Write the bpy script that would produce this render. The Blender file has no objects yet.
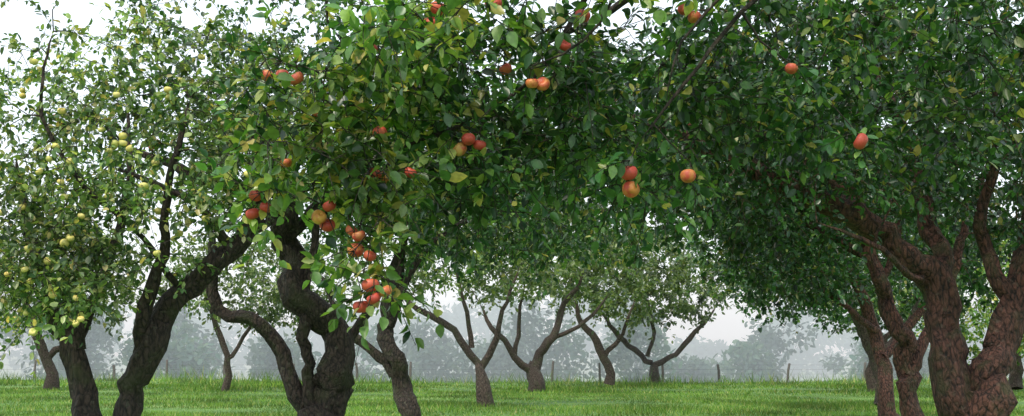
import bpy, math
import numpy as np
from mathutils import Vector, noise

scene = bpy.context.scene
COL = scene.collection
UP = np.array([0., 0., 1.])

# ------------------------------------------------------------------ helpers
def empty(name, loc=(0, 0, 0)):
    o = bpy.data.objects.new(name, None)
    o.location = loc
    COL.objects.link(o)
    return o

def mesh_obj(name, verts, faces_list, mat, parent=None, smooth=False):
    """faces_list: list of (F,n) int arrays (tri and quad blocks)"""
    me = bpy.data.meshes.new(name)
    verts = np.asarray(verts, dtype=np.float32)
    me.vertices.add(len(verts))
    me.vertices.foreach_set("co", verts.ravel())
    loops = np.concatenate([f.ravel() for f in faces_list]).astype(np.int32)
    counts = np.concatenate([np.full(len(f), f.shape[1], dtype=np.int32) for f in faces_list])
    starts = np.concatenate([[0], np.cumsum(counts)[:-1]]).astype(np.int32)
    me.loops.add(len(loops))
    me.loops.foreach_set("vertex_index", loops)
    me.polygons.add(len(counts))
    me.polygons.foreach_set("loop_start", starts)
    me.polygons.foreach_set("loop_total", counts)
    if smooth:
        me.polygons.foreach_set("use_smooth", np.ones(len(counts), dtype=bool))
    me.update(calc_edges=True)
    me.materials.append(mat)
    o = bpy.data.objects.new(name, me)
    COL.objects.link(o)
    if parent is not None:
        o.parent = parent
    return o

def norm(a):
    return a / np.maximum(np.linalg.norm(a, axis=-1, keepdims=True), 1e-9)

class Tubes:
    def __init__(self):
        self.v = []; self.f = []; self.n = 0
    def add(self, pts, rad, sides, rough=0.0, rng=None):
        pts = np.asarray(pts, float); rad = np.array(rad, float)
        n = len(pts)
        t = norm(np.gradient(pts, axis=0))
        ref = np.array([0.31, 0.95, 0.05]) if abs(t[:, 1]).mean() < 0.8 else np.array([1., 0.1, 0.])
        u = norm(np.cross(t, ref)); w = np.cross(t, u)
        a = np.linspace(0, 2 * np.pi, sides, endpoint=False)
        if rough > .1:              # rounded, closed tip so no hollow end shows inside a fork
            rad[-1] *= .03
            rad[-2] *= .8
        r = rad[:, None] * np.ones((1, sides))
        if rough > 0:
            ph = rng.uniform(0, 6.28, 6)
            s = np.arange(n)[:, None] * 0.3
            r = r * (1 + rough * (0.4 * np.sin(3 * a[None] + ph[0] + s) + 0.35 * np.sin(5 * a[None] + ph[1] - s * 1.3)
                                  + 0.3 * np.sin(2 * a[None] + ph[2] + s * 1.7) + .25 * np.sin(8 * a[None] + ph[3] + s))
                     + rough * 0.5 * rng.normal(0, 0.3, (n, sides)))
            r = r * (1 + .04 * np.sin(np.arange(n) * .8 + ph[4]) + .035 * rng.normal(0, 1, n))[:, None]
        ring = pts[:, None] + r[..., None] * (np.cos(a)[None, :, None] * u[:, None] + np.sin(a)[None, :, None] * w[:, None])
        self.v.append(ring.reshape(-1, 3))
        i = np.arange(n - 1)[:, None] * sides; j = np.arange(sides)[None]; k = (j + 1) % sides
        q = np.stack([i + j, i + k, i + sides + k, i + sides + j], -1).reshape(-1, 4) + self.n
        self.f.append(q); self.n += n * sides
    def build(self, name, mat, parent):
        return mesh_obj(name, np.concatenate(self.v), [np.concatenate(self.f)], mat, parent, True)

def smooth_path(pts, rad, step, rng, jit):
    pts = np.asarray(pts, float); rad = np.asarray(rad, float)
    P = np.vstack([2 * pts[0] - pts[1], pts, 2 * pts[-1] - pts[-2]])
    out = []; ro = []
    for i in range(len(pts) - 1):
        p0, p1, p2, p3 = P[i:i + 4]
        m = max(2, int(np.linalg.norm(p2 - p1) / step))
        for s in np.arange(m) / m:
            out.append(0.5 * ((2 * p1) + (-p0 + p2) * s + (2 * p0 - 5 * p1 + 4 * p2 - p3) * s * s + (-p0 + 3 * p1 - 3 * p2 + p3) * s ** 3))
            ro.append(rad[i] * (1 - s) + rad[i + 1] * s)
    out.append(pts[-1]); ro.append(rad[-1])
    out = np.array(out); ro = np.array(ro)
    nz = rng.normal(0, 1, out.shape)
    nz = (nz + np.roll(nz, 1, 0) + np.roll(nz, -1, 0)) / 3
    nz[0] = 0
    out += nz * jit * np.clip(ro, 0.02, 0.12)[:, None] * 3
    return out, ro

def leaves_mesh(name, base, d, nrm, L, W, mat, parent, detail, rng):
    n = len(base)
    d = norm(d); side = norm(np.cross(d, nrm)); nn = np.cross(side, d)
    L = L[:, None]; W = W[:, None]
    fold = rng.uniform(0.15, 0.6, (n, 1)); curl = rng.uniform(-0.05, 0.3, (n, 1))
    def pt(s, w, h):
        return base + d * L * s + side * W * w * 0.5 + nn * (W * 0.5 * abs(w) * fold * h - L * curl * s * s)
    if detail == 2:
        V = [pt(0.0, 0, 0), pt(0.5, 0, 0), pt(1.0, 0, 0),
             pt(0.22, -.85, 1), pt(0.5, -1.05, 1), pt(0.8, -.6, 1),
             pt(0.22, .85, 1), pt(0.5, 1.05, 1), pt(0.8, .6, 1)]
        V = np.stack(V, 1).reshape(-1, 3); o = np.arange(n)[:, None] * 9
        q = np.concatenate([o + [0, 6, 7, 1], o + [1, 7, 8, 2], o + [0, 1, 4, 3], o + [1, 2, 5, 4]])
        return mesh_obj(name, V, [q], mat, parent, True)
    V = [pt(0, 0, 0), pt(1, 0, 0), pt(0.28, -.95, 1), pt(0.7, -.85, 1), pt(0.28, .95, 1), pt(0.7, .85, 1)]
    V = np.stack(V, 1).reshape(-1, 3); o = np.arange(n)[:, None] * 6
    q = np.concatenate([o + [0, 4, 5, 1], o + [0, 1, 3, 2]])
    return mesh_obj(name, V, [q], mat, parent, False)

def ellipsoid(rng, c, r, n, zmin=None):
    out = []
    while len(out) < n:
        p = rng.uniform(-1, 1, 3)
        if p @ p > 1: continue
        q = np.array(c) + p * np.array(r)
        if zmin is not None and q[2] < zmin: continue
        out.append(q)
    return np.array(out)

# ------------------------------------------------------------------ materials
def new_mat(name):
    m = bpy.data.materials.new(name); m.use_nodes = True
    nt = m.node_tree; nt.nodes.clear()
    return m, nt, nt.nodes.new, nt.links.new

def ramp(nt, stops):
    r = nt.nodes.new("ShaderNodeValToRGB")
    e = r.color_ramp.elements
    while len(e) < len(stops): e.new(0.5)
    for el, (p, c) in zip(e, stops):
        el.position = p; el.color = (*c, 1)
    return r

def leaf_mat(name, stops, trans=0.3, rough=0.38, spec=0.7, clump=1.2, lo=.5, hi=1.45):
    m, nt, N, K = new_mat(name)
    geo = N("ShaderNodeNewGeometry")
    cr = ramp(nt, stops); K(geo.outputs["Random Per Island"], cr.inputs[0])
    tc = N("ShaderNodeTexCoord")
    nz = N("ShaderNodeTexNoise"); nz.inputs["Scale"].default_value = clump; nz.inputs["Detail"].default_value = 2
    K(tc.outputs["Object"], nz.inputs["Vector"])
    mr = N("ShaderNodeMapRange"); mr.inputs[1].default_value = .35; mr.inputs[2].default_value = .65
    mr.inputs[3].default_value = lo; mr.inputs[4].default_value = hi
    K(nz.outputs[0], mr.inputs[0])
    nb = N("ShaderNodeTexNoise"); nb.inputs["Scale"].default_value = 45; nb.inputs["Detail"].default_value = 3
    K(tc.outputs["Object"], nb.inputs["Vector"])
    mb = N("ShaderNodeMapRange"); mb.inputs[1].default_value = .3; mb.inputs[2].default_value = .7
    mb.inputs[3].default_value = .75; mb.inputs[4].default_value = 1.2
    K(nb.outputs[0], mb.inputs[0])
    mm = N("ShaderNodeMath"); mm.operation = 'MULTIPLY'; K(mr.outputs[0], mm.inputs[0]); K(mb.outputs[0], mm.inputs[1])
    vm = N("ShaderNodeVectorMath"); vm.operation = 'SCALE'
    K(cr.outputs[0], vm.inputs[0]); K(mm.outputs[0], vm.inputs["Scale"])
    p = N("ShaderNodeBsdfPrincipled"); p.inputs["Roughness"].default_value = rough
    p.inputs["Specular IOR Level"].default_value = spec
    K(vm.outputs[0], p.inputs["Base Color"])
    t = N("ShaderNodeBsdfTranslucent")
    hs = N("ShaderNodeVectorMath"); hs.operation = 'MULTIPLY'; hs.inputs[1].default_value = (1.6, 1.6, .6)
    K(vm.outputs[0], hs.inputs[0]); K(hs.outputs[0], t.inputs[0])
    mx = N("ShaderNodeMixShader"); mx.inputs[0].default_value = trans
    K(p.outputs[0], mx.inputs[1]); K(t.outputs[0], mx.inputs[2])
    o = N("ShaderNodeOutputMaterial"); K(mx.outputs[0], o.inputs[0])
    return m

def bark_mat(name, dark, light, moss, lichen):
    m, nt, N, K = new_mat(name)
    tc = N("ShaderNodeTexCoord")
    mp = N("ShaderNodeMapping"); mp.inputs["Scale"].default_value = (1, 1, .4)
    K(tc.outputs["Object"], mp.inputs[0])
    n1 = N("ShaderNodeTexNoise"); n1.inputs["Scale"].default_value = 30; n1.inputs["Detail"].default_value = 8; n1.inputs["Roughness"].default_value = .65
    K(mp.outputs[0], n1.inputs["Vector"])
    v = N("ShaderNodeTexVoronoi"); v.inputs["Scale"].default_value = 24; v.feature = 'DISTANCE_TO_EDGE'; K(mp.outputs[0], v.inputs["Vector"])
    vr = N("ShaderNodeMapRange"); vr.inputs[1].default_value = 0; vr.inputs[2].default_value = .22; K(v.outputs["Distance"], vr.inputs[0])
    mu = N("ShaderNodeMath"); mu.operation = 'MULTIPLY_ADD'; mu.inputs[1].default_value = .22; K(vr.outputs[0], mu.inputs[0]); K(n1.outputs[0], mu.inputs[2])
    cr = ramp(nt, [(.42, dark), (.85, light)]); K(mu.outputs[0], cr.inputs[0])
    n2 = N("ShaderNodeTexNoise"); n2.inputs["Scale"].default_value = 5; n2.inputs["Detail"].default_value = 6
    K(tc.outputs["Object"], n2.inputs["Vector"])
    mr = N("ShaderNodeMapRange"); mr.inputs[1].default_value = .52; mr.inputs[2].default_value = .66; mr.inputs[4].default_value = .65
    K(n2.outputs[0], mr.inputs[0])
    mx = N("ShaderNodeMix"); mx.data_type = 'RGBA'
    K(mr.outputs[0], mx.inputs["Factor"]); K(cr.outputs[0], mx.inputs["A"]); mx.inputs["B"].default_value = (*moss, 1)
    n3 = N("ShaderNodeTexNoise"); n3.inputs["Scale"].default_value = 17; n3.inputs["Detail"].default_value = 4
    K(tc.outputs["Object"], n3.inputs["Vector"])
    m3 = N("ShaderNodeMapRange"); m3.inputs[1].default_value = .6; m3.inputs[2].default_value = .68; m3.inputs[4].default_value = .6
    K(n3.outputs[0], m3.inputs[0])
    my = N("ShaderNodeMix"); my.data_type = 'RGBA'
    K(m3.outputs[0], my.inputs["Factor"]); K(mx.outputs["Result"], my.inputs["A"]); my.inputs["B"].default_value = (*lichen, 1)
    b = N("ShaderNodeBump"); b.inputs["Strength"].default_value = 1; b.inputs["Distance"].default_value = .09
    K(mu.outputs[0], b.inputs["Height"])
    p = N("ShaderNodeBsdfPrincipled"); p.inputs["Roughness"].default_value = .8
    K(my.outputs["Result"], p.inputs["Base Color"]); K(b.outputs[0], p.inputs["Normal"])
    o = N("ShaderNodeOutputMaterial"); K(p.outputs[0], o.inputs[0])
    return m

def apple_mat(name, stops, blush):
    m, nt, N, K = new_mat(name)
    geo = N("ShaderNodeNewGeometry"); tc = N("ShaderNodeTexCoord")
    cr = ramp(nt, stops); K(geo.outputs["Random Per Island"], cr.inputs[0])
    nz = N("ShaderNodeTexNoise"); nz.inputs["Scale"].default_value = 20; nz.inputs["Detail"].default_value = 6
    K(tc.outputs["Object"], nz.inputs["Vector"])
    mr = N("ShaderNodeMapRange"); mr.inputs[1].default_value = .4; mr.inputs[2].default_value = .6
    K(nz.outputs[0], mr.inputs[0])
    mx = N("ShaderNodeMix"); mx.data_type = 'RGBA'
    K(mr.outputs[0], mx.inputs["Factor"]); K(cr.outputs[0], mx.inputs["A"]); mx.inputs["B"].default_value = (*blush, 1)
    p = N("ShaderNodeBsdfPrincipled"); p.inputs["Roughness"].default_value = .5
    K(mx.outputs["Result"], p.inputs["Base Color"])
    o = N("ShaderNodeOutputMaterial"); K(p.outputs[0], o.inputs[0])
    return m

G_DARK = leaf_mat("leaf_dark", [(0, (.008, .034, .015)), (.4, (.018, .072, .02)), (.8, (.038, .12, .028)), (.95, (.08, .18, .04)), (1, (.28, .26, .07))], .27)
G_MED = leaf_mat("leaf_medium", [(0, (.012, .045, .018)), (.4, (.03, .1, .027)), (.8, (.07, .17, .04)), (.95, (.14, .24, .06)), (1, (.36, .32, .1))], .33)
G_NEAR = leaf_mat("leaf_near", [(0, (.012, .05, .02)), (.4, (.03, .108, .027)), (.75, (.068, .175, .04)), (.92, (.17, .29, .07)), (1, (.42, .37, .1))], .32)
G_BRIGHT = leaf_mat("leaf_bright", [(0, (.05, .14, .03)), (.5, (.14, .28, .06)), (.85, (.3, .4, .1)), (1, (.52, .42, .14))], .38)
G_LEFT = leaf_mat("leaf_left", [(0, (.035, .09, .035)), (.4, (.10, .19, .065)), (.75, (.2, .3, .1)), (.92, (.38, .43, .2)), (1, (.52, .42, .17))], .42)
G_MID = leaf_mat("leaf_mid", [(0, (.05, .10, .04)), (.5, (.11, .18, .065)), (1, (.22, .27, .1))], .36, clump=.6)
G_FAR = leaf_mat("leaf_far", [(0, (.03, .075, .055)), (.6, (.055, .11, .08)), (1, (.09, .14, .09))], .3, .7, .2, clump=.12)  # bluish aerial haze is mixed into these leaf colours
BARK_D = bark_mat("bark_dark", (.007, .006, .005), (.095, .066, .052), (.055, .065, .025), (.13, .13, .09))
BARK_R = bark_mat("bark_reddish", (.010, .006, .005), (.22, .095, .068), (.075, .08, .03), (.17, .12, .09))
BARK_M = bark_mat("bark_mid", (.02, .015, .013), (.16, .11, .088), (.085, .09, .045), (.17, .16, .12))
APPLE = apple_mat("apple_red", [(0, (.70, .42, .09)), (.3, (.68, .27, .07)), (.6, (.5, .09, .05)), (.85, (.46, .06, .04)), (1, (.66, .55, .15))], (.52, .07, .045))
APPLE_G = apple_mat("apple_green", [(0, (.48, .52, .12)), (.6, (.62, .56, .14)), (1, (.7, .5, .14))], (.66, .58, .2))

# ------------------------------------------------------------------ apples
def apples_mesh(name, pts, size, mat, parent, rng):
    seg, rg = 18, 12
    th = np.linspace(0.02, np.pi - .02, rg); ph = np.linspace(0, 2 * np.pi, seg, endpoint=False)
    T, Pp = np.meshgrid(th, ph, indexing='ij')
    prof = 1 + .03 * np.cos(5 * Pp) * (T / np.pi) ** 2
    R = np.sin(T) ** .92 * prof * (1 + .08 * np.cos(T))
    Z = np.cos(T) * .9 - .42 * np.exp(-(T / .42) ** 2) + .25 * np.exp(-((np.pi - T) / .35) ** 2)
    unit = np.stack([R * np.cos(Pp), R * np.sin(Pp), Z], -1).reshape(-1, 3)
    i = np.arange(rg - 1)[:, None] * seg; j = np.arange(seg)[None]; k = (j + 1) % seg
    q = np.stack([i + j, i + seg + j, i + seg + k, i + k], -1).reshape(-1, 4)
    V = []; F = []
    for n_, p in enumerate(pts):
        s = size * .5 * rng.uniform(.8, 1.15)
        ax = rng.normal(0, .4, 2)
        Rx = np.array([[1, 0, 0], [0, math.cos(ax[0]), -math.sin(ax[0])], [0, math.sin(ax[0]), math.cos(ax[0])]])
        Ry = np.array([[math.cos(ax[1]), 0, math.sin(ax[1])], [0, 1, 0], [-math.sin(ax[1]), 0, math.cos(ax[1])]])
        V.append((unit * s * [1, 1, rng.uniform(.88, 1.02)]) @ (Rx @ Ry).T + p); F.append(q + n_ * len(unit))
    return mesh_obj(name, np.concatenate(V), [np.concatenate(F)], mat, parent, True)

# ------------------------------------------------------------------ tree generator
def make_tree(base, limbs, volumes, leaf, bark, seed, leafL=.075, detail=1, twigs=3, per=10, tw_len=.3,
              apples=None, napples=0, apple_mat_=None, apple_size=.07, jit=.22, sides=18, bright=None, name="apple_tree",
              along=True, thick=1.0):
    rng = np.random.default_rng(seed)
    base = np.array(base, float)
    root = empty(name, base)
    tb = Tubes()
    NP = []; NR = []; ND = []
    for pts, rad in limbs:
        p, r = smooth_path(np.array(pts, float) - base, np.array(rad) * thick, .1 if detail else .3, rng, jit)
        tb.add(p, r, sides, .25, rng)
        NP.append(p); NR.append(r); ND.append(norm(np.gradient(p, axis=0)))
    NP = np.concatenate(NP); NR = np.concatenate(NR); ND = np.concatenate(ND)
    ok = (NR < .16 * max(thick, .8)) & (NP[:, 2] > 1.2)
    NP, NR, ND = NP[ok], NR[ok], ND[ok]
    T = []
    for v in volumes:
        T.append(ellipsoid(rng, np.array(v[0]) - base, v[1], v[2], (v[3] - base[2]) if len(v) > 3 else None))
    if apples is not None:
        AP = np.array(apples) - base
        T.append(AP + [0, 0, .05] + rng.normal(0, .02, AP.shape))
    T = np.concatenate(T)
    dd = np.array([np.min(np.linalg.norm(NP - t, axis=1)) for t in T])
    T = T[np.argsort(dd)]
    lb, ld = [], []
    for t in T:
        dist = np.linalg.norm(NP - t, axis=1)
        i = int(np.argmin(dist)); D = dist[i]
        if D < .03: continue
        p0 = NP[i]; n = max(3, int(D / .12) + 1)
        s = np.linspace(0, 1, n)[:, None]
        out = norm(t - p0)
        c1 = p0 + (norm(ND[i] * .7 + out) * D * .45)
        c1[2] += .08 * D
        path = (1 - s) ** 2 * p0 + 2 * s * (1 - s) * c1 + s * s * t
        path[1:-1] += rng.normal(0, .026 * min(1, D * 2), (n - 2, 3))
        r0 = min(NR[i] * .75, (.005 + .018 * D))
        r = np.linspace(r0, .0028, n)
        tb.add(path, r, 5 if r0 > .008 else 4)
        tang = norm(np.gradient(path, axis=0))
        NP = np.vstack([NP, path[1:]]); NR = np.concatenate([NR, r[1:]]); ND = np.vstack([ND, tang[1:]])
        if along:
            m = int(min(D, .6) / .035)
            if m > 0:
                ss = rng.uniform(max(0, 1 - .6 / max(D, .6)), 1, m)
                ii = np.minimum((ss * (n - 1)).astype(int), n - 2); fr = (ss * (n - 1) - ii)[:, None]
                lb.append(path[ii] * (1 - fr) + path[ii + 1] * fr)
                ld.append(tang[ii] * .5 + norm(rng.normal(0, 1, (m, 3))) * .9)
        for _ in range(twigs):
            L = tw_len * rng.uniform(.5, 1.4)
            dirn = norm(tang[-1] * .5 + rng.normal(0, .6, 3) + [0, 0, .05])
            k = 4; q = np.linspace(0, 1, k)[:, None]
            tp = path[-1] + dirn * L * q + np.array([0, 0, -.22]) * L * q ** 2 + rng.normal(0, .01, (k, 3)) * q
            tb.add(tp, np.linspace(.003, .0014, k), 3)
            m = max(3, int(per * rng.uniform(.5, 1.4)))
            ss = rng.uniform(.1, 1, m)[:, None]
            lb.append(path[-1] + dirn * L * ss + np.array([0, 0, -.22]) * L * ss ** 2)
            ld.append(dirn * .5 + norm(rng.normal(0, 1, (m, 3))) * .9)
    lb = np.concatenate(lb); ld = np.concatenate(ld)
    ld[:, 2] -= .3
    ld = norm(ld)
    if apples is not None:      # fruit grows on the open, sunny side: few leaves right around and in front of it
        keep = np.ones(len(lb), bool)
        c = lb + ld * leafL * .6
        for a in AP:
            e = (((c - (a + [0, -.3, .01])) / [.055, .42, .055]) ** 2).sum(1) < 1
            keep &= ~(e & (rng.uniform(0, 1, len(lb)) < .85))
        lb, ld = lb[keep], ld[keep]
    n = len(lb)
    nr = rng.normal(0, .6, (n, 3)) + UP
    L = leafL * rng.uniform(.55, 1.25, n); W = L * rng.uniform(.46, .66, n)
    lb = lb + ld * (leafL * .15)
    tb.build("trunk_and_branches", bark, root)
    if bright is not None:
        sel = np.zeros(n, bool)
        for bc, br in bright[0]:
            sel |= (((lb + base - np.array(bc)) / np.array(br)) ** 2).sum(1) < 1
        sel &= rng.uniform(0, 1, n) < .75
        leaves_mesh("foliage_lit_tone", lb[sel], ld[sel], nr[sel], L[sel] * 1.1, W[sel] * 1.15, bright[1], root, detail, rng)  # light on the foreground leaves is put into a brighter leaf colour
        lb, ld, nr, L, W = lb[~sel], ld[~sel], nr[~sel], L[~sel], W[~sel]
    leaves_mesh("foliage", lb, ld, nr, L, W, leaf, root, detail, rng)
    ap = []
    if apples is not None: ap += list(AP)
    if napples:
        idx = rng.choice(len(T), napples, replace=False)
        for i in idx:
            ap.append(T[i] + [rng.normal(0, .03), rng.normal(0, .03), -.09])
            if rng.uniform() < .35: ap.append(T[i] + [rng.normal(0, .05), rng.normal(0, .05), -.14])
    if ap:
        apples_mesh("apples", np.array(ap), apple_size, apple_mat_ or APPLE, root, rng)
    print("tree", seed, "leaves", n)
    return root

# ---- near tree: trunk stands to the right of the camera, its boughs reach over the view
near_apples = [(-1.06, 5.8, 2.67), (-1.0, 5.83, 2.66), (-.89, 5.8, 2.50), (-1.035, 5.8, 2.26), (-1.17, 5.8, 2.11), (-1.13, 5.84, 2.06), (-1.19, 5.84, 2.03),
    (-.88, 5.8, 2.01), (-.83, 5.78, 2.06), (-.85, 5.86, 1.98), (-.607, 5.8, 2.40), (-.63, 5.8, 2.21), (-.57, 5.85, 2.20), (-.465, 5.8, 2.214),
    (-.69, 5.75, 1.92), (-.64, 5.75, 1.83), (-.71, 5.8, 1.86), (-.62, 5.6, 1.69), (-.555, 5.62, 1.665), (-.6, 5.56, 1.63), (-.67, 5.7, 1.60), (-.73, 5.8, 1.95),
    (-.20, 5.8, 2.37), (-.15, 5.84, 2.35), (-.24, 5.84, 2.33), (.09, 5.7, 2.61), (.14, 5.74, 2.615), (.244, 5.8, 2.81), (.327, 5.8, 2.95), (-.33, 5.6, 2.93), (-.083, 5.6, 2.95),
    (.534, 5.8, 2.214), (.545, 5.82, 2.14), (.805, 5.8, 2.20), (.796, 5.8, 2.98), (.85, 5.83, 2.95), (1.6, 5.8, 2.36), (1.29, 5.8, 2.70), (-.65, 5.8, 2.79),
    (-1.15, 5.9, 2.69), (-.36, 5.6, 2.86), (-.03, 5.9, 2.72)]
make_tree((3.4, 4.2, 0), [
    ([(3.4, 4.2, 0), (3.35, 4.25, .9), (3.2, 4.4, 1.7), (3.0, 4.6, 2.5)], [.24, .19, .17, .155]),
    ([(3.05, 4.55, 2.3), (2.5, 5.0, 3.1), (1.7, 5.5, 3.5), (.7, 5.9, 3.55), (-.2, 6.0, 3.4), (-.9, 5.95, 3.05)], [.14, .10, .075, .05, .028, .012]),
    ([(2.5, 5.0, 3.1), (2.4, 6.0, 3.5), (1.9, 7.0, 3.7), (1.0, 7.8, 3.7), (.1, 8.0, 3.3)], [.085, .07, .05, .03, .014]),
    ([(.7, 5.9, 3.55), (.4, 6.2, 3.2), (.1, 6.3, 2.75), (-.3, 6.2, 2.5), (-.6, 6.0, 2.3), (-.68, 5.85, 1.9)], [.02, .014, .010, .008, .007, .005]),
    ([(1.7, 5.5, 3.5), (1.2, 5.7, 3.1), (.85, 5.75, 2.7), (.58, 5.8, 2.35)], [.02, .012, .008, .005]),
    ([(1.4, 5.6, 3.5), (.95, 5.5, 3.0), (.75, 5.5, 2.75), (.66, 5.5, 2.45)], [.012, .008, .005, .003]),
    ([(.7, 5.9, 3.55), (.5, 5.5, 3.05), (.3, 5.45, 2.75), (.0, 5.45, 2.6)], [.012, .007, .005, .003]),
    ([(3.05, 4.55, 2.3), (3.3, 5.4, 3.3), (3.2, 6.6, 3.7), (2.6, 7.6, 3.7)], [.12, .09, .06, .03]),
    ([(3.05, 4.55, 2.3), (3.6, 4.0, 3.4), (4.2, 3.6, 4.3)], [.12, .09, .03])],
    [((-.66, 5.8, 2.15), (.2, .25, .42), 26), ((-.95, 5.85, 2.4), (.28, .35, .42), 28),
     ((-.55, 6.1, 2.75), (.4, .5, .35), 50), ((-.05, 6.5, 2.65), (.6, .8, .55), 120), ((.75, 6.9, 2.7), (.75, .9, .55), 125), ((2.0, 7.0, 2.95), (1.0, 1.0, .55), 150),
     ((.3, 5.4, 3.1), (1.2, .5, .18), 30), ((-.35, 5.2, 2.82), (.35, .25, .14), 16), ((1.4, 6.4, 3.8), (2.2, 1.8, .4), 130, 3.4), ((3.6, 4.6, 4.0), (1.5, 1.6, .8), 70, 3.4)],
    G_NEAR, BARK_D, 11, leafL=.062, detail=2, twigs=3, per=10, tw_len=.26, apples=near_apples, apple_size=.072, apple_mat_=APPLE,
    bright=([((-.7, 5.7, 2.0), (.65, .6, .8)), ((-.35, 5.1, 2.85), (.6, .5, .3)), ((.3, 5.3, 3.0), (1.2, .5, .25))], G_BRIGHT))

# ---- right tree
make_tree((3.95, 11, 0), [
    ([(3.95, 11, 0), (3.93, 11, .5), (3.95, 11, .9), (3.94, 11, 1.2)], [.36, .29, .27, .22]),
    ([(3.9, 11, .8), (3.75, 11, 1.4), (3.62, 11, 1.9), (3.2, 10.95, 2.35), (2.68, 10.8, 2.65), (2.16, 10.6, 2.85), (1.1, 10.3, 3.25), (.4, 10.2, 3.4)], [.2, .19, .16, .14, .12, .1, .06, .02]),
    ([(3.98, 11, .8), (4.13, 11, 1.3), (4.33, 11.1, 1.77), (4.55, 11.2, 2.4), (4.8, 11.4, 3.4), (5, 11.5, 4.4)], [.2, .18, .16, .12, .09, .04]),
    ([(3.68, 11, 1.7), (3.75, 11.3, 2.3), (3.7, 11.6, 3.1), (3.4, 12, 4.2)], [.13, .11, .08, .03]),
    ([(3.3, 10.95, 2.3), (2.9, 11.3, 2.9), (2.3, 11.6, 3.5), (1.7, 12, 4.1)], [.09, .07, .05, .02]),
    ([(4.33, 11.1, 1.77), (4.1, 11.2, 2.4), (4.25, 11.1, 3.1), (4.1, 10.7, 3.9)], [.09, .07, .05, .02]),
    ([(3.5, 11, 2.0), (3.3, 10.6, 2.05), (2.9, 10.2, 2.25), (2.4, 10, 2.4)], [.05, .035, .025, .01])],
    [((3.6, 11.3, 3.8), (2.3, 2.2, 1.3), 470, 2.65), ((1.6, 11, 3.3), (1.5, 1.6, .85), 260), ((5, 11.2, 3.1), (1.4, 1.5, .9), 190), ((2.9, 10.4, 2.9), (1.0, .7, .3), 30)],
    G_DARK, BARK_R, 22, leafL=.066, twigs=3, per=12, tw_len=.34, napples=3, apple_mat_=APPLE, thick=.78)

# ---- right tree, second in the row
make_tree((5.0, 16, 0), [
    ([(5.0, 16, 0), (4.97, 16, .6), (4.85, 16, 1.5), (4.62, 16, 2.2), (4.4, 16, 2.9), (3.9, 16, 4)], [.28, .2, .17, .14, .1, .04]),
    ([(4.9, 16, 1.1), (5.3, 16.1, 1.8), (5.7, 16.2, 2.8), (6.2, 16.4, 4)], [.12, .1, .08, .03]),
    ([(4.62, 16, 2.2), (4.9, 16.2, 3), (4.9, 16.5, 4.2)], [.08, .06, .03]),
    ([(4.5, 16, 2.6), (3.7, 16, 3.0), (2.9, 16, 3.2), (2.2, 15.8, 3.4)], [.08, .06, .04, .02])],
    [((4.8, 16, 4.2), (2.8, 2.6, 1.6), 380, 2.8), ((3.2, 16, 3.6), (1.6, 1.7, .9), 150), ((1.4, 15, 4.0), (1.6, 1.7, .9), 130),
     ((6.2, 17, 2.9), (1.3, 1.5, .8), 100), ((3.5, 16.5, 2.8), (1.0, 1.2, .5), 55)],
    G_DARK, BARK_R, 23, leafL=.088, twigs=3, per=10, tw_len=.4, thick=.66)

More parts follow.
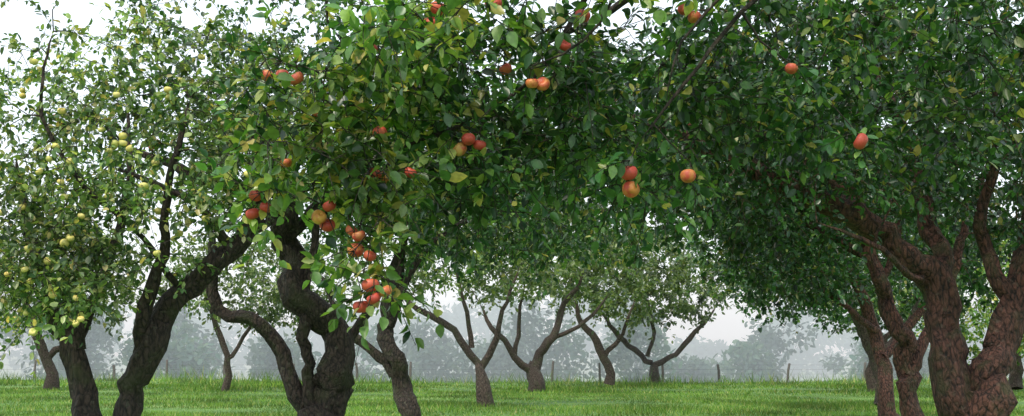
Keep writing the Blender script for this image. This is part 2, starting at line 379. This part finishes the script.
# ---- left tree
left_apples = [(-3.57, 9.9, 3.0), (-3.45, 9.9, 2.88), (-3.25, 10, 3.15), (-3.49, 9.9, 2.6), (-3.43, 9.9, 2.28), (-3.48, 9.92, 2.24), (-3.33, 9.8, 1.81), (-3.65, 9.8, 1.55),
    (-3.02, 10, 3.0), (-3.81, 9.9, 2.52), (-3.97, 9.9, 2.48), (-3.69, 9.9, 2.8), (-3.14, 10, 3.04), (-3.08, 10, 3.1), (-3.29, 9.8, 1.65), (-2.78, 10, 2.17), (-4.04, 9.9, 2.84),
    (-3.81, 10, 3.7), (-3.14, 10, 3.43), (-3.57, 10, 3.3), (-3.6, 9.9, 2.1), (-3.75, 9.9, 2.2), (-3.35, 9.9, 2.45), (-3.52, 9.9, 2.72), (-3.9, 9.9, 2.0), (-3.62, 9.9, 2.9), (-2.9, 10, 2.7)]
make_tree((-3.4, 11, 0), [
    ([(-3.4, 11, 0), (-3.42, 11, .4), (-3.4, 11, .75)], [.34, .28, .26]),
    ([(-3.38, 11, .5), (-3.26, 11, 1.0), (-3.14, 11, 1.42), (-2.84, 11, 1.88), (-2.41, 11, 2.3), (-2.22, 11, 2.75), (-2.1, 11, 3.6)], [.18, .15, .135, .13, .12, .09, .03]),
    ([(-3.43, 11, .5), (-3.56, 11, 1.0), (-3.71, 11, 1.42), (-3.9, 11, 1.75), (-4.12, 11, 2.25), (-4.3, 11, 3.1)], [.18, .14, .12, .1, .07, .03]),
    ([(-3.2, 11, 1.25), (-3.12, 10.9, 1.7), (-2.95, 10.8, 2.2), (-2.9, 10.7, 2.7), (-2.7, 10.6, 3.5)], [.09, .075, .06, .045, .02]),
    ([(-3.71, 11, 1.42), (-3.6, 11.3, 2.1), (-3.5, 11.6, 2.9), (-3.6, 11.8, 3.7)], [.08, .06, .045, .02]),
    ([(-2.84, 11, 1.9), (-3.1, 10.7, 2.35), (-3.5, 10.4, 2.75), (-3.8, 10.2, 3.3), (-3.75, 10.2, 4.0)], [.04, .03, .025, .02, .012]),
    ([(-2.41, 11, 2.3), (-2.7, 11, 2.65), (-3.1, 11, 2.85), (-3.5, 11, 3.0)], [.06, .045, .03, .015]),
    ([(-2.41, 11, 2.3), (-1.9, 11, 2.7), (-1.5, 11, 3.2)], [.06, .04, .02])],
    [((-4.0, 10.6, 2.3), (.75, .9, .75), 140), ((-3.5, 10.1, 2.15), (.5, .4, .5), 50), ((-4.1, 11, 3.2), (.9, 1.2, .8), 85), ((-3.0, 11, 3.5), (1.1, 1.4, .8), 100),
     ((-2.2, 11, 3.4), (.8, 1.1, .8), 90), ((-3.2, 10.6, 2.4), (.7, .6, .5), 35), ((-3.2, 11, 4.6), (1.6, 1.6, .6), 30), ((-2.5, 10.6, 2.7), (.4, .5, .35), 25)],
    G_LEFT, BARK_D, 31, leafL=.064, twigs=3, per=9, tw_len=.3, apples=left_apples, napples=50, apple_mat_=APPLE_G, apple_size=.066, thick=.74)

# ---- second tree, left of centre
make_tree((-1.9, 13, 0), [
    ([(-1.95, 13, 0), (-1.92, 13, .5), (-1.9, 13, .9)], [.36, .28, .25]),
    ([(-1.9, 13, .6), (-1.74, 13, 1.3), (-1.85, 13, 1.72), (-2.12, 13, 2.1), (-2.3, 13, 2.55), (-2.39, 13, 3.15), (-2.7, 13, 3.8)], [.22, .19, .17, .17, .15, .12, .05]),
    ([(-1.95, 13, .7), (-2.15, 13, 1.15), (-2.34, 13, 1.5), (-2.65, 13, 1.75), (-2.96, 13, 1.86), (-3.05, 13, 2.4), (-3.2, 13, 3.2)], [.12, .09, .085, .08, .07, .055, .02]),
    ([(-1.98, 13, .75), (-2.08, 12.95, 1.35), (-2.1, 12.9, 1.75), (-1.98, 12.9, 2.5), (-2.0, 12.8, 3.2)], [.09, .065, .06, .045, .02]),
    ([(-1.76, 13, 1.35), (-1.5, 13.1, 1.75), (-1.2, 13.2, 2.3), (-.9, 13.2, 3.2)], [.07, .05, .04, .02]),
    ([(-2.35, 13, 2.8), (-2.8, 13, 3.1), (-3.4, 13, 3.25), (-4.0, 13, 3.5)], [.1, .08, .06, .03]),
    ([(-2.3, 13, 2.55), (-1.9, 13.2, 3.1), (-1.5, 13.4, 3.9)], [.06, .05, .02])],
    [((-2.6, 13, 3.8), (1.2, 1.5, .9), 130), ((-1.3, 13, 3.6), (1.2, 1.5, 1.0), 180), ((-2.2, 13, 4.9), (1.7, 1.7, .6), 40), ((-.4, 13, 3.3), (1.3, 1.5, 1.0), 170), ((-3.8, 13, 3.6), (.9, 1.2, .7), 35)],
    G_MED, BARK_D, 32, leafL=.07, twigs=3, per=11, tw_len=.34, napples=6, apple_mat_=APPLE, thick=.85)

# ---- third tree
make_tree((-1.52, 20, 0), [
    ([(-1.5, 20, 0), (-1.58, 20, .4), (-1.8, 20, 1.05), (-1.93, 20, 1.8), (-1.8, 20, 2.6), (-1.6, 20, 3.8)], [.27, .19, .17, .15, .11, .05]),
    ([(-1.82, 20, 1.05), (-2.15, 20, 1.4), (-2.6, 20, 1.8), (-3.0, 20, 2.6)], [.1, .09, .07, .03]),
    ([(-1.9, 20, 1.8), (-1.5, 20, 2.8), (-.5, 20, 3.6), (.6, 20, 4.1)], [.09, .07, .05, .02])],
    [((-1.4, 20, 3.9), (2.4, 2.2, 1.2), 240, 2.8), ((.9, 20, 3.9), (1.8, 1.8, 1.1), 170)],
    G_MED, BARK_D, 33, leafL=.1, twigs=3, per=10, tw_len=.42, thick=.8)

# ---- mid-distance trees
def mid_tree(x, y, stems, crown, seed, leaf=G_MID, bark=BARK_M, L=.16, per=9, tl=.6, twigs=4, thick=.68):
    make_tree((x, y, 0), stems, crown, leaf, bark, seed, leafL=L, detail=0, twigs=twigs, per=per, tw_len=tl, sides=10, thick=thick, jit=.4)

mid_tree(-.6, 32, [([(-.6, 32, 0), (-.68, 32, .6), (-.86, 32, 1.3)], [.32, .24, .2]),
    ([(-.82, 32, 1.1), (-1.4, 32, 1.95), (-2.3, 32, 2.5), (-3, 32, 3.1)], [.15, .12, .09, .04]),
    ([(-.78, 32, 1.0), (-.35, 32, 1.7), (-.25, 32, 2.4), (.2, 32, 3.6)], [.14, .12, .09, .04]),
    ([(-1.0, 32, 1.5), (-1.1, 32, 2.4), (-1.5, 32, 3.8)], [.1, .08, .04])],
    [((-.8, 32, 4.3), (2.8, 2.6, 1.7), 150, 2.9), ((-2.6, 32, 3.4), (1, 1, .6), 18)], 41, L=.13)
mid_tree(.85, 47, [([(.9, 47, 0), (.8, 47, .6), (.7, 47, 1.0)], [.48, .36, .3]),
    ([(.75, 47, .7), (0.1, 47, 1.3), (-.5, 47, 2.1), (-1.2, 47, 3.2)], [.2, .17, .13, .05]),
    ([(.8, 47, .7), (1.25, 47, 1.6), (1.95, 47, 2.8), (2.6, 47, 4.4)], [.27, .22, .18, .07]),
    ([(.1, 47, 1.3), (.2, 47, 2.4), (.5, 47, 3.8)], [.12, .1, .05]),
    ([(1.3, 47, 1.8), (2.7, 47, 2.5), (3.6, 47, 3.6)], [.12, .09, .04])],
    [((.9, 47, 5.4), (4.4, 3.6, 2.4), 210, 3.3)], 42, L=.17, thick=.75)
mid_tree(6.7, 60, [([(6.7, 60, 0), (6.6, 60, .7), (6.5, 60, 1.0)], [.4, .3, .26]),
    ([(6.5, 60, .9), (5.6, 60, 1.7), (4.6, 60, 2.6), (3.6, 60, 4)], [.22, .19, .15, .06]),
    ([(6.6, 60, .8), (7.8, 60, 1.4), (8.6, 60, 2.2), (9.6, 60, 3.6)], [.22, .18, .14, .06]),
    ([(6.3, 60, 1.2), (6.6, 60, 2.4), (6.3, 60, 4)], [.17, .13, .06])],
    [((6.8, 60, 4.9), (5.4, 4, 2.2), 250, 2.7)], 43, L=.2)
mid_tree(4.2, 56, [([(4.2, 56, 0), (4.15, 56, .8), (3.7, 56, 1.8), (3.0, 56, 3), (2.5, 56, 4.5)], [.36, .27, .22, .16, .06]),
    ([(4.0, 56, 1.2), (4.8, 56, 2.2), (5.4, 56, 3.8)], [.16, .13, .05])],
    [((4.0, 56, 5.2), (4, 3.5, 2.2), 170, 3.0)], 44, L=.19)
mid_tree(-16.8, 47, [([(-16.8, 47, 0), (-16.9, 47, 1), (-17.2, 47, 2), (-17.8, 47, 3.5)], [.4, .3, .25, .08]),
    ([(-16.9, 47, 1.2), (-16.2, 47, 2.2), (-15.6, 47, 3.6)], [.2, .15, .06])],
    [((-16.6, 47, 4.2), (4, 3.5, 2.0), 150, 2.2)], 45, L=.17)
mid_tree(-9.8, 44, [([(-9.8, 44, 0), (-9.7, 44, 1), (-10, 44, 2), (-10.6, 44, 3.5)], [.2, .16, .13, .06]),
    ([(-9.7, 44, 1.2), (-9, 44, 2.2), (-8.4, 44, 3.2)], [.12, .09, .05])],
    [((-8.6, 44, 3.9), (3.6, 2.6, 1.7), 190, 2.1)], 46, L=.16)
mid_tree(7.3, 25, [([(7.4, 25, 0), (7.3, 25, 1), (7.0, 25, 2), (6.4, 25, 3.5)], [.3, .22, .18, .06]),
    ([(7.2, 25, 1.3), (7.9, 25, 2.2), (8.6, 25, 3.6)], [.14, .11, .05]),
    ([(7.1, 25, 1.8), (6.2, 25, 2.5), (5.2, 25, 3)], [.1, .08, .03])],
    [((6.6, 25, 4.3), (2.9, 2.6, 1.8), 320, 2.6), ((5.4, 25, 3.0), (1.2, 1.4, .9), 110)], 47, leaf=G_DARK, bark=BARK_R, L=.11, tl=.5)
mid_tree(9.6, 34, [([(9.7, 34, 0), (9.6, 34, 1), (9.2, 34, 2), (8.6, 34, 3.5)], [.3, .24, .2, .08]),
    ([(9.6, 34, 1.2), (10.4, 34, 2.2), (11, 34, 3.6)], [.17, .13, .06])],
    [((9.2, 34, 4.2), (3.6, 3, 2.1), 230, 2.3), ((6.8, 34, 4.4), (2.2, 2.4, 1.6), 150)], 48, leaf=G_MED, L=.14)
mid_tree(13.5, 47, [([(13.2, 47, 0), (13.2, 47, 1), (12.8, 47, 2), (12, 47, 3.8)], [.36, .28, .22, .08]),
    ([(13.2, 47, 1.2), (14, 47, 2.2), (15, 47, 3.6)], [.2, .15, .06])],
    [((13, 47, 4.5), (4.4, 3.5, 2.4), 220, 2.3)], 49, leaf=G_NEAR, L=.17)
mid_tree(19.5, 50, [([(19.5, 50, 0), (19.6, 50, 1.5), (19.2, 50, 3.8)], [.36, .28, .08])],
    [((19, 50, 3.6), (4, 3.5, 2.6), 240, .8)], 50, leaf=G_BRIGHT, L=.18)

# ------------------------------------------------------------------ ground
m, nt, N, K = new_mat("meadow")
tc = N("ShaderNodeTexCoord")
n1 = N("ShaderNodeTexNoise"); n1.inputs["Scale"].default_value = .35; n1.inputs["Detail"].default_value = 5
n2 = N("ShaderNodeTexNoise"); n2.inputs["Scale"].default_value = 9; n2.inputs["Detail"].default_value = 6
K(tc.outputs["Object"], n1.inputs["Vector"]); K(tc.outputs["Object"], n2.inputs["Vector"])
r1 = ramp(nt, [(.3, (.05, .12, .022)), (.55, (.1, .205, .035)), (.75, (.19, .27, .06))])
K(n1.outputs[0], r1.inputs[0])
mr = N("ShaderNodeMapRange"); mr.inputs[1].default_value = .3; mr.inputs[2].default_value = .7; mr.inputs[3].default_value = .6; mr.inputs[4].default_value = 1.3
K(n2.outputs[0], mr.inputs[0])
vm = N("ShaderNodeVectorMath"); vm.operation = 'SCALE'; K(r1.outputs[0], vm.inputs[0]); K(mr.outputs[0], vm.inputs["Scale"])
b = N("ShaderNodeBump"); b.inputs["Distance"].default_value = .06; K(n2.outputs[0], b.inputs["Height"])
p = N("ShaderNodeBsdfPrincipled"); p.inputs["Roughness"].default_value = .9
K(vm.outputs[0], p.inputs["Base Color"]); K(b.outputs[0], p.inputs["Normal"])
o = N("ShaderNodeOutputMaterial"); K(p.outputs[0], o.inputs[0])
MEADOW = m
gx = np.concatenate([np.linspace(-900, -80, 24), np.linspace(-75, 75, 151), np.linspace(80, 900, 24)])
gy = np.concatenate([np.linspace(-300, -20, 12), np.linspace(-15, 110, 126), np.linspace(120, 1500, 40)])
def gz(x, y):
    s = np.clip((y - 60) / 45., 0, 1); s = s * s * (3 - 2 * s)
    return .05 * np.sin(x * .35 + 1) * np.sin(y * .21) + .08 * np.sin(x * .11 + y * .07) - .02 - 3.5 * s
X, Y = np.meshgrid(gx, gy)
V = np.stack([X, Y, gz(X, Y)], -1).reshape(-1, 3)
nx, ny = len(gx), len(gy)
i = np.arange(ny - 1)[:, None] * nx; j = np.arange(nx - 1)[None]
mesh_obj("ground", V, [np.stack([i + j, i + j + 1, i + nx + j + 1, i + nx + j], -1).reshape(-1, 4)], MEADOW, None, True)

GRASS = leaf_mat("grass_blades", [(0, (.05, .12, .022)), (.5, (.1, .21, .035)), (.88, (.19, .29, .06)), (1, (.4, .36, .16))], .3, .65, .2, clump=.45, lo=.5, hi=1.4)
rng = np.random.default_rng(5)
def blades(n, y0, y1, h0, h1, w):
    y = rng.uniform(y0, y1, n) ; x = rng.uniform(-1, 1, n) * (.48 * y + 5)
    hh = np.array([noise.noise(Vector((a * .25, c * .25, 0))) for a, c in zip(x[::1], y[::1])])
    z = gz(x, y)
    h = rng.uniform(h0, h1, n) * (1 + 1.4 * hh)
    a = rng.uniform(0, 6.28, n); ww = w * rng.uniform(.6, 1.4, n)
    B = np.stack([x, y, z - .01], 1); s = np.stack([np.cos(a), np.sin(a), 0 * a], 1) * ww[:, None]
    lean = rng.normal(0, .45, (n, 2)) * h[:, None]
    T = B + np.column_stack([lean, h])
    return np.stack([B - s, B + s, T], 1).reshape(-1, 3)
V = np.concatenate([blades(60000, 2, 22, .04, .11, .004), blades(150000, 22, 45, .04, .12, .010), blades(80000, 45, 72, .05, .16, .018), blades(5000, 57, 66, .2, .55, .02)])
mesh_obj("grass", V, [np.arange(len(V)).reshape(-1, 3)], GRASS)

# ------------------------------------------------------------------ fence
m, nt, N, K = new_mat("weathered_wood")
tc = N("ShaderNodeTexCoord"); nz = N("ShaderNodeTexNoise"); nz.inputs["Scale"].default_value = 18
K(tc.outputs["Object"], nz.inputs["Vector"]); cr = ramp(nt, [(.3, (.05, .045, .04)), (.7, (.14, .12, .10))]); K(nz.outputs[0], cr.inputs[0])
p = N("ShaderNodeBsdfPrincipled"); p.inputs["Roughness"].default_value = .9; K(cr.outputs[0], p.inputs["Base Color"])
o = N("ShaderNodeOutputMaterial"); K(p.outputs[0], o.inputs[0])
WOOD = m
fr = empty("wire_fence", (0, 64, 0)); tb = Tubes(); wr = Tubes(); tops = []
for k, x in enumerate(np.arange(-42, 42, 3.1)):
    x += rng.normal(0, .25); hgt = rng.uniform(.75, 1.05); lx, ly = rng.normal(0, .06, 2)
    tb.add([(x, 0, -.3), (x + lx * .5, 0, .5), (x + lx, ly, hgt - .05), (x + lx, ly, hgt), (x + lx, ly, hgt + .005)], [.07, .065, .06, .045, .001], 8, .08, rng)
    tops.append((x + lx, ly, hgt))
tops = np.array(tops)
for f in (.35, .6, .85):
    w = tops.copy(); w[:, 2] = .9 * f; w[:, 1] -= .07
    wr.add(w, np.full(len(w), .003), 4)
tb.build("posts", WOOD, fr); wr.build("wires", WOOD, fr)

# ------------------------------------------------------------------ distant woodland
def woodland(name, items, per_tree, leaf, mat, seed):
    rng = np.random.default_rng(seed); B = []
    for (x, y, w, h, z0) in items:
        nb = 11
        for _ in range(nb):
            a = rng.uniform(0, 6.28); rr = rng.uniform(0, .5) * w
            c = np.array([x + rr * math.cos(a), y + rr * math.sin(a), z0 + h * rng.uniform(.12, .82)])
            r = np.array([w * .26, w * .26, h * .2]) * rng.uniform(.5, 1.25)
            dv = norm(rng.normal(0, 1, (per_tree // nb, 3))) * rng.uniform(.5, 1.15, (per_tree // nb, 1))
            B.append(c + dv * r)
    B = np.concatenate(B); n = len(B)
    leaves_mesh(name, B, rng.normal(0, 1, (n, 3)), rng.normal(0, .6, (n, 3)) + UP, leaf * rng.uniform(.6, 1.3, n), leaf * .6 * rng.uniform(.7, 1.2, n), mat, None, 0, rng)
rng = np.random.default_rng(8)
it = []
x = -75.
while x < 100:
    px = x / 120.
    h = 9 + 2.4 * math.sin(x * .11) + rng.uniform(-2.5, 2.2)
    if .12 < px < .18: h = 4.8
    elif px > .18: h = 7.6 + rng.uniform(-1.6, 1.2)
    it.append((x, 125 + rng.uniform(-18, 16), rng.uniform(5, 9), h, -3.6))
    x += rng.uniform(1.8, 5)
woodland("distant_trees", it, 900, .7, G_FAR, 3)
it = []
for x in np.arange(-170, 230, 8):
    h = 17 + 3 * math.sin(x * .05 + 1) + rng.uniform(-2.5, 2.5)
    if .11 < x / 260. < .19: h = 8
    it.append((x + rng.uniform(-3, 3), 260 + rng.uniform(-12, 12), rng.uniform(11, 16), h, -3.6))
woodland("distant_trees", it, 800, 1.5, G_FAR, 4)

# ------------------------------------------------------------------ mist over the valley
bpy.ops.mesh.primitive_cube_add(size=1, location=(0, 216, 4))
mist = bpy.context.object; mist.name = "mist"; mist.scale = (700, 320, 18)
m, nt, N, K = new_mat("mist")
vs = N("ShaderNodeVolumeScatter"); vs.inputs["Color"].default_value = (.84, .96, 1, 1); vs.inputs["Density"].default_value = .0066; vs.inputs["Anisotropy"].default_value = 0.0
o = N("ShaderNodeOutputMaterial"); K(vs.outputs[0], o.inputs["Volume"])
mist.data.materials.append(m)

# ------------------------------------------------------------------ light and sky
w = bpy.data.worlds.new("World"); scene.world = w; w.use_nodes = True
nt = w.node_tree; bg = nt.nodes["Background"]
sky = nt.nodes.new("ShaderNodeTexSky"); sky.sky_type = 'NISHITA'; sky.sun_disc = False
EL, AZ = math.radians(55), math.radians(-150)
sky.sun_elevation = EL; sky.sun_rotation = AZ; sky.air_density = 1.2; sky.dust_density = 2.0
mx = nt.nodes.new("ShaderNodeMix"); mx.data_type = 'RGBA'; mx.inputs["Factor"].default_value = .7
mx.inputs["B"].default_value = (11.2, 12.1, 12.9, 1)
nt.links.new(sky.outputs[0], mx.inputs["A"]); nt.links.new(mx.outputs["Result"], bg.inputs[0])
bg.inputs[1].default_value = .15
sd = bpy.data.lights.new("sun", 'SUN'); sd.energy = 3.5; sd.angle = math.radians(8); sd.color = (1, .92, .77)
so = bpy.data.objects.new("sun", sd); COL.objects.link(so)
dv = Vector((math.sin(AZ) * math.cos(EL), math.cos(AZ) * math.cos(EL), math.sin(EL)))
so.rotation_euler = dv.to_track_quat('Z', 'Y').to_euler()

# ------------------------------------------------------------------ camera
cd = bpy.data.cameras.new("camera"); cd.lens = 45; cd.sensor_width = 36; cd.clip_end = 3000
co = bpy.data.objects.new("camera", cd); COL.objects.link(co)
co.location = (0, 0, 1.4); co.rotation_euler = (math.radians(96.42), 0, 0)
scene.camera = co
scene.view_settings.view_transform = 'Standard'; scene.view_settings.look = 'None'
scene.view_settings.exposure = 0; scene.view_settings.gamma = 1
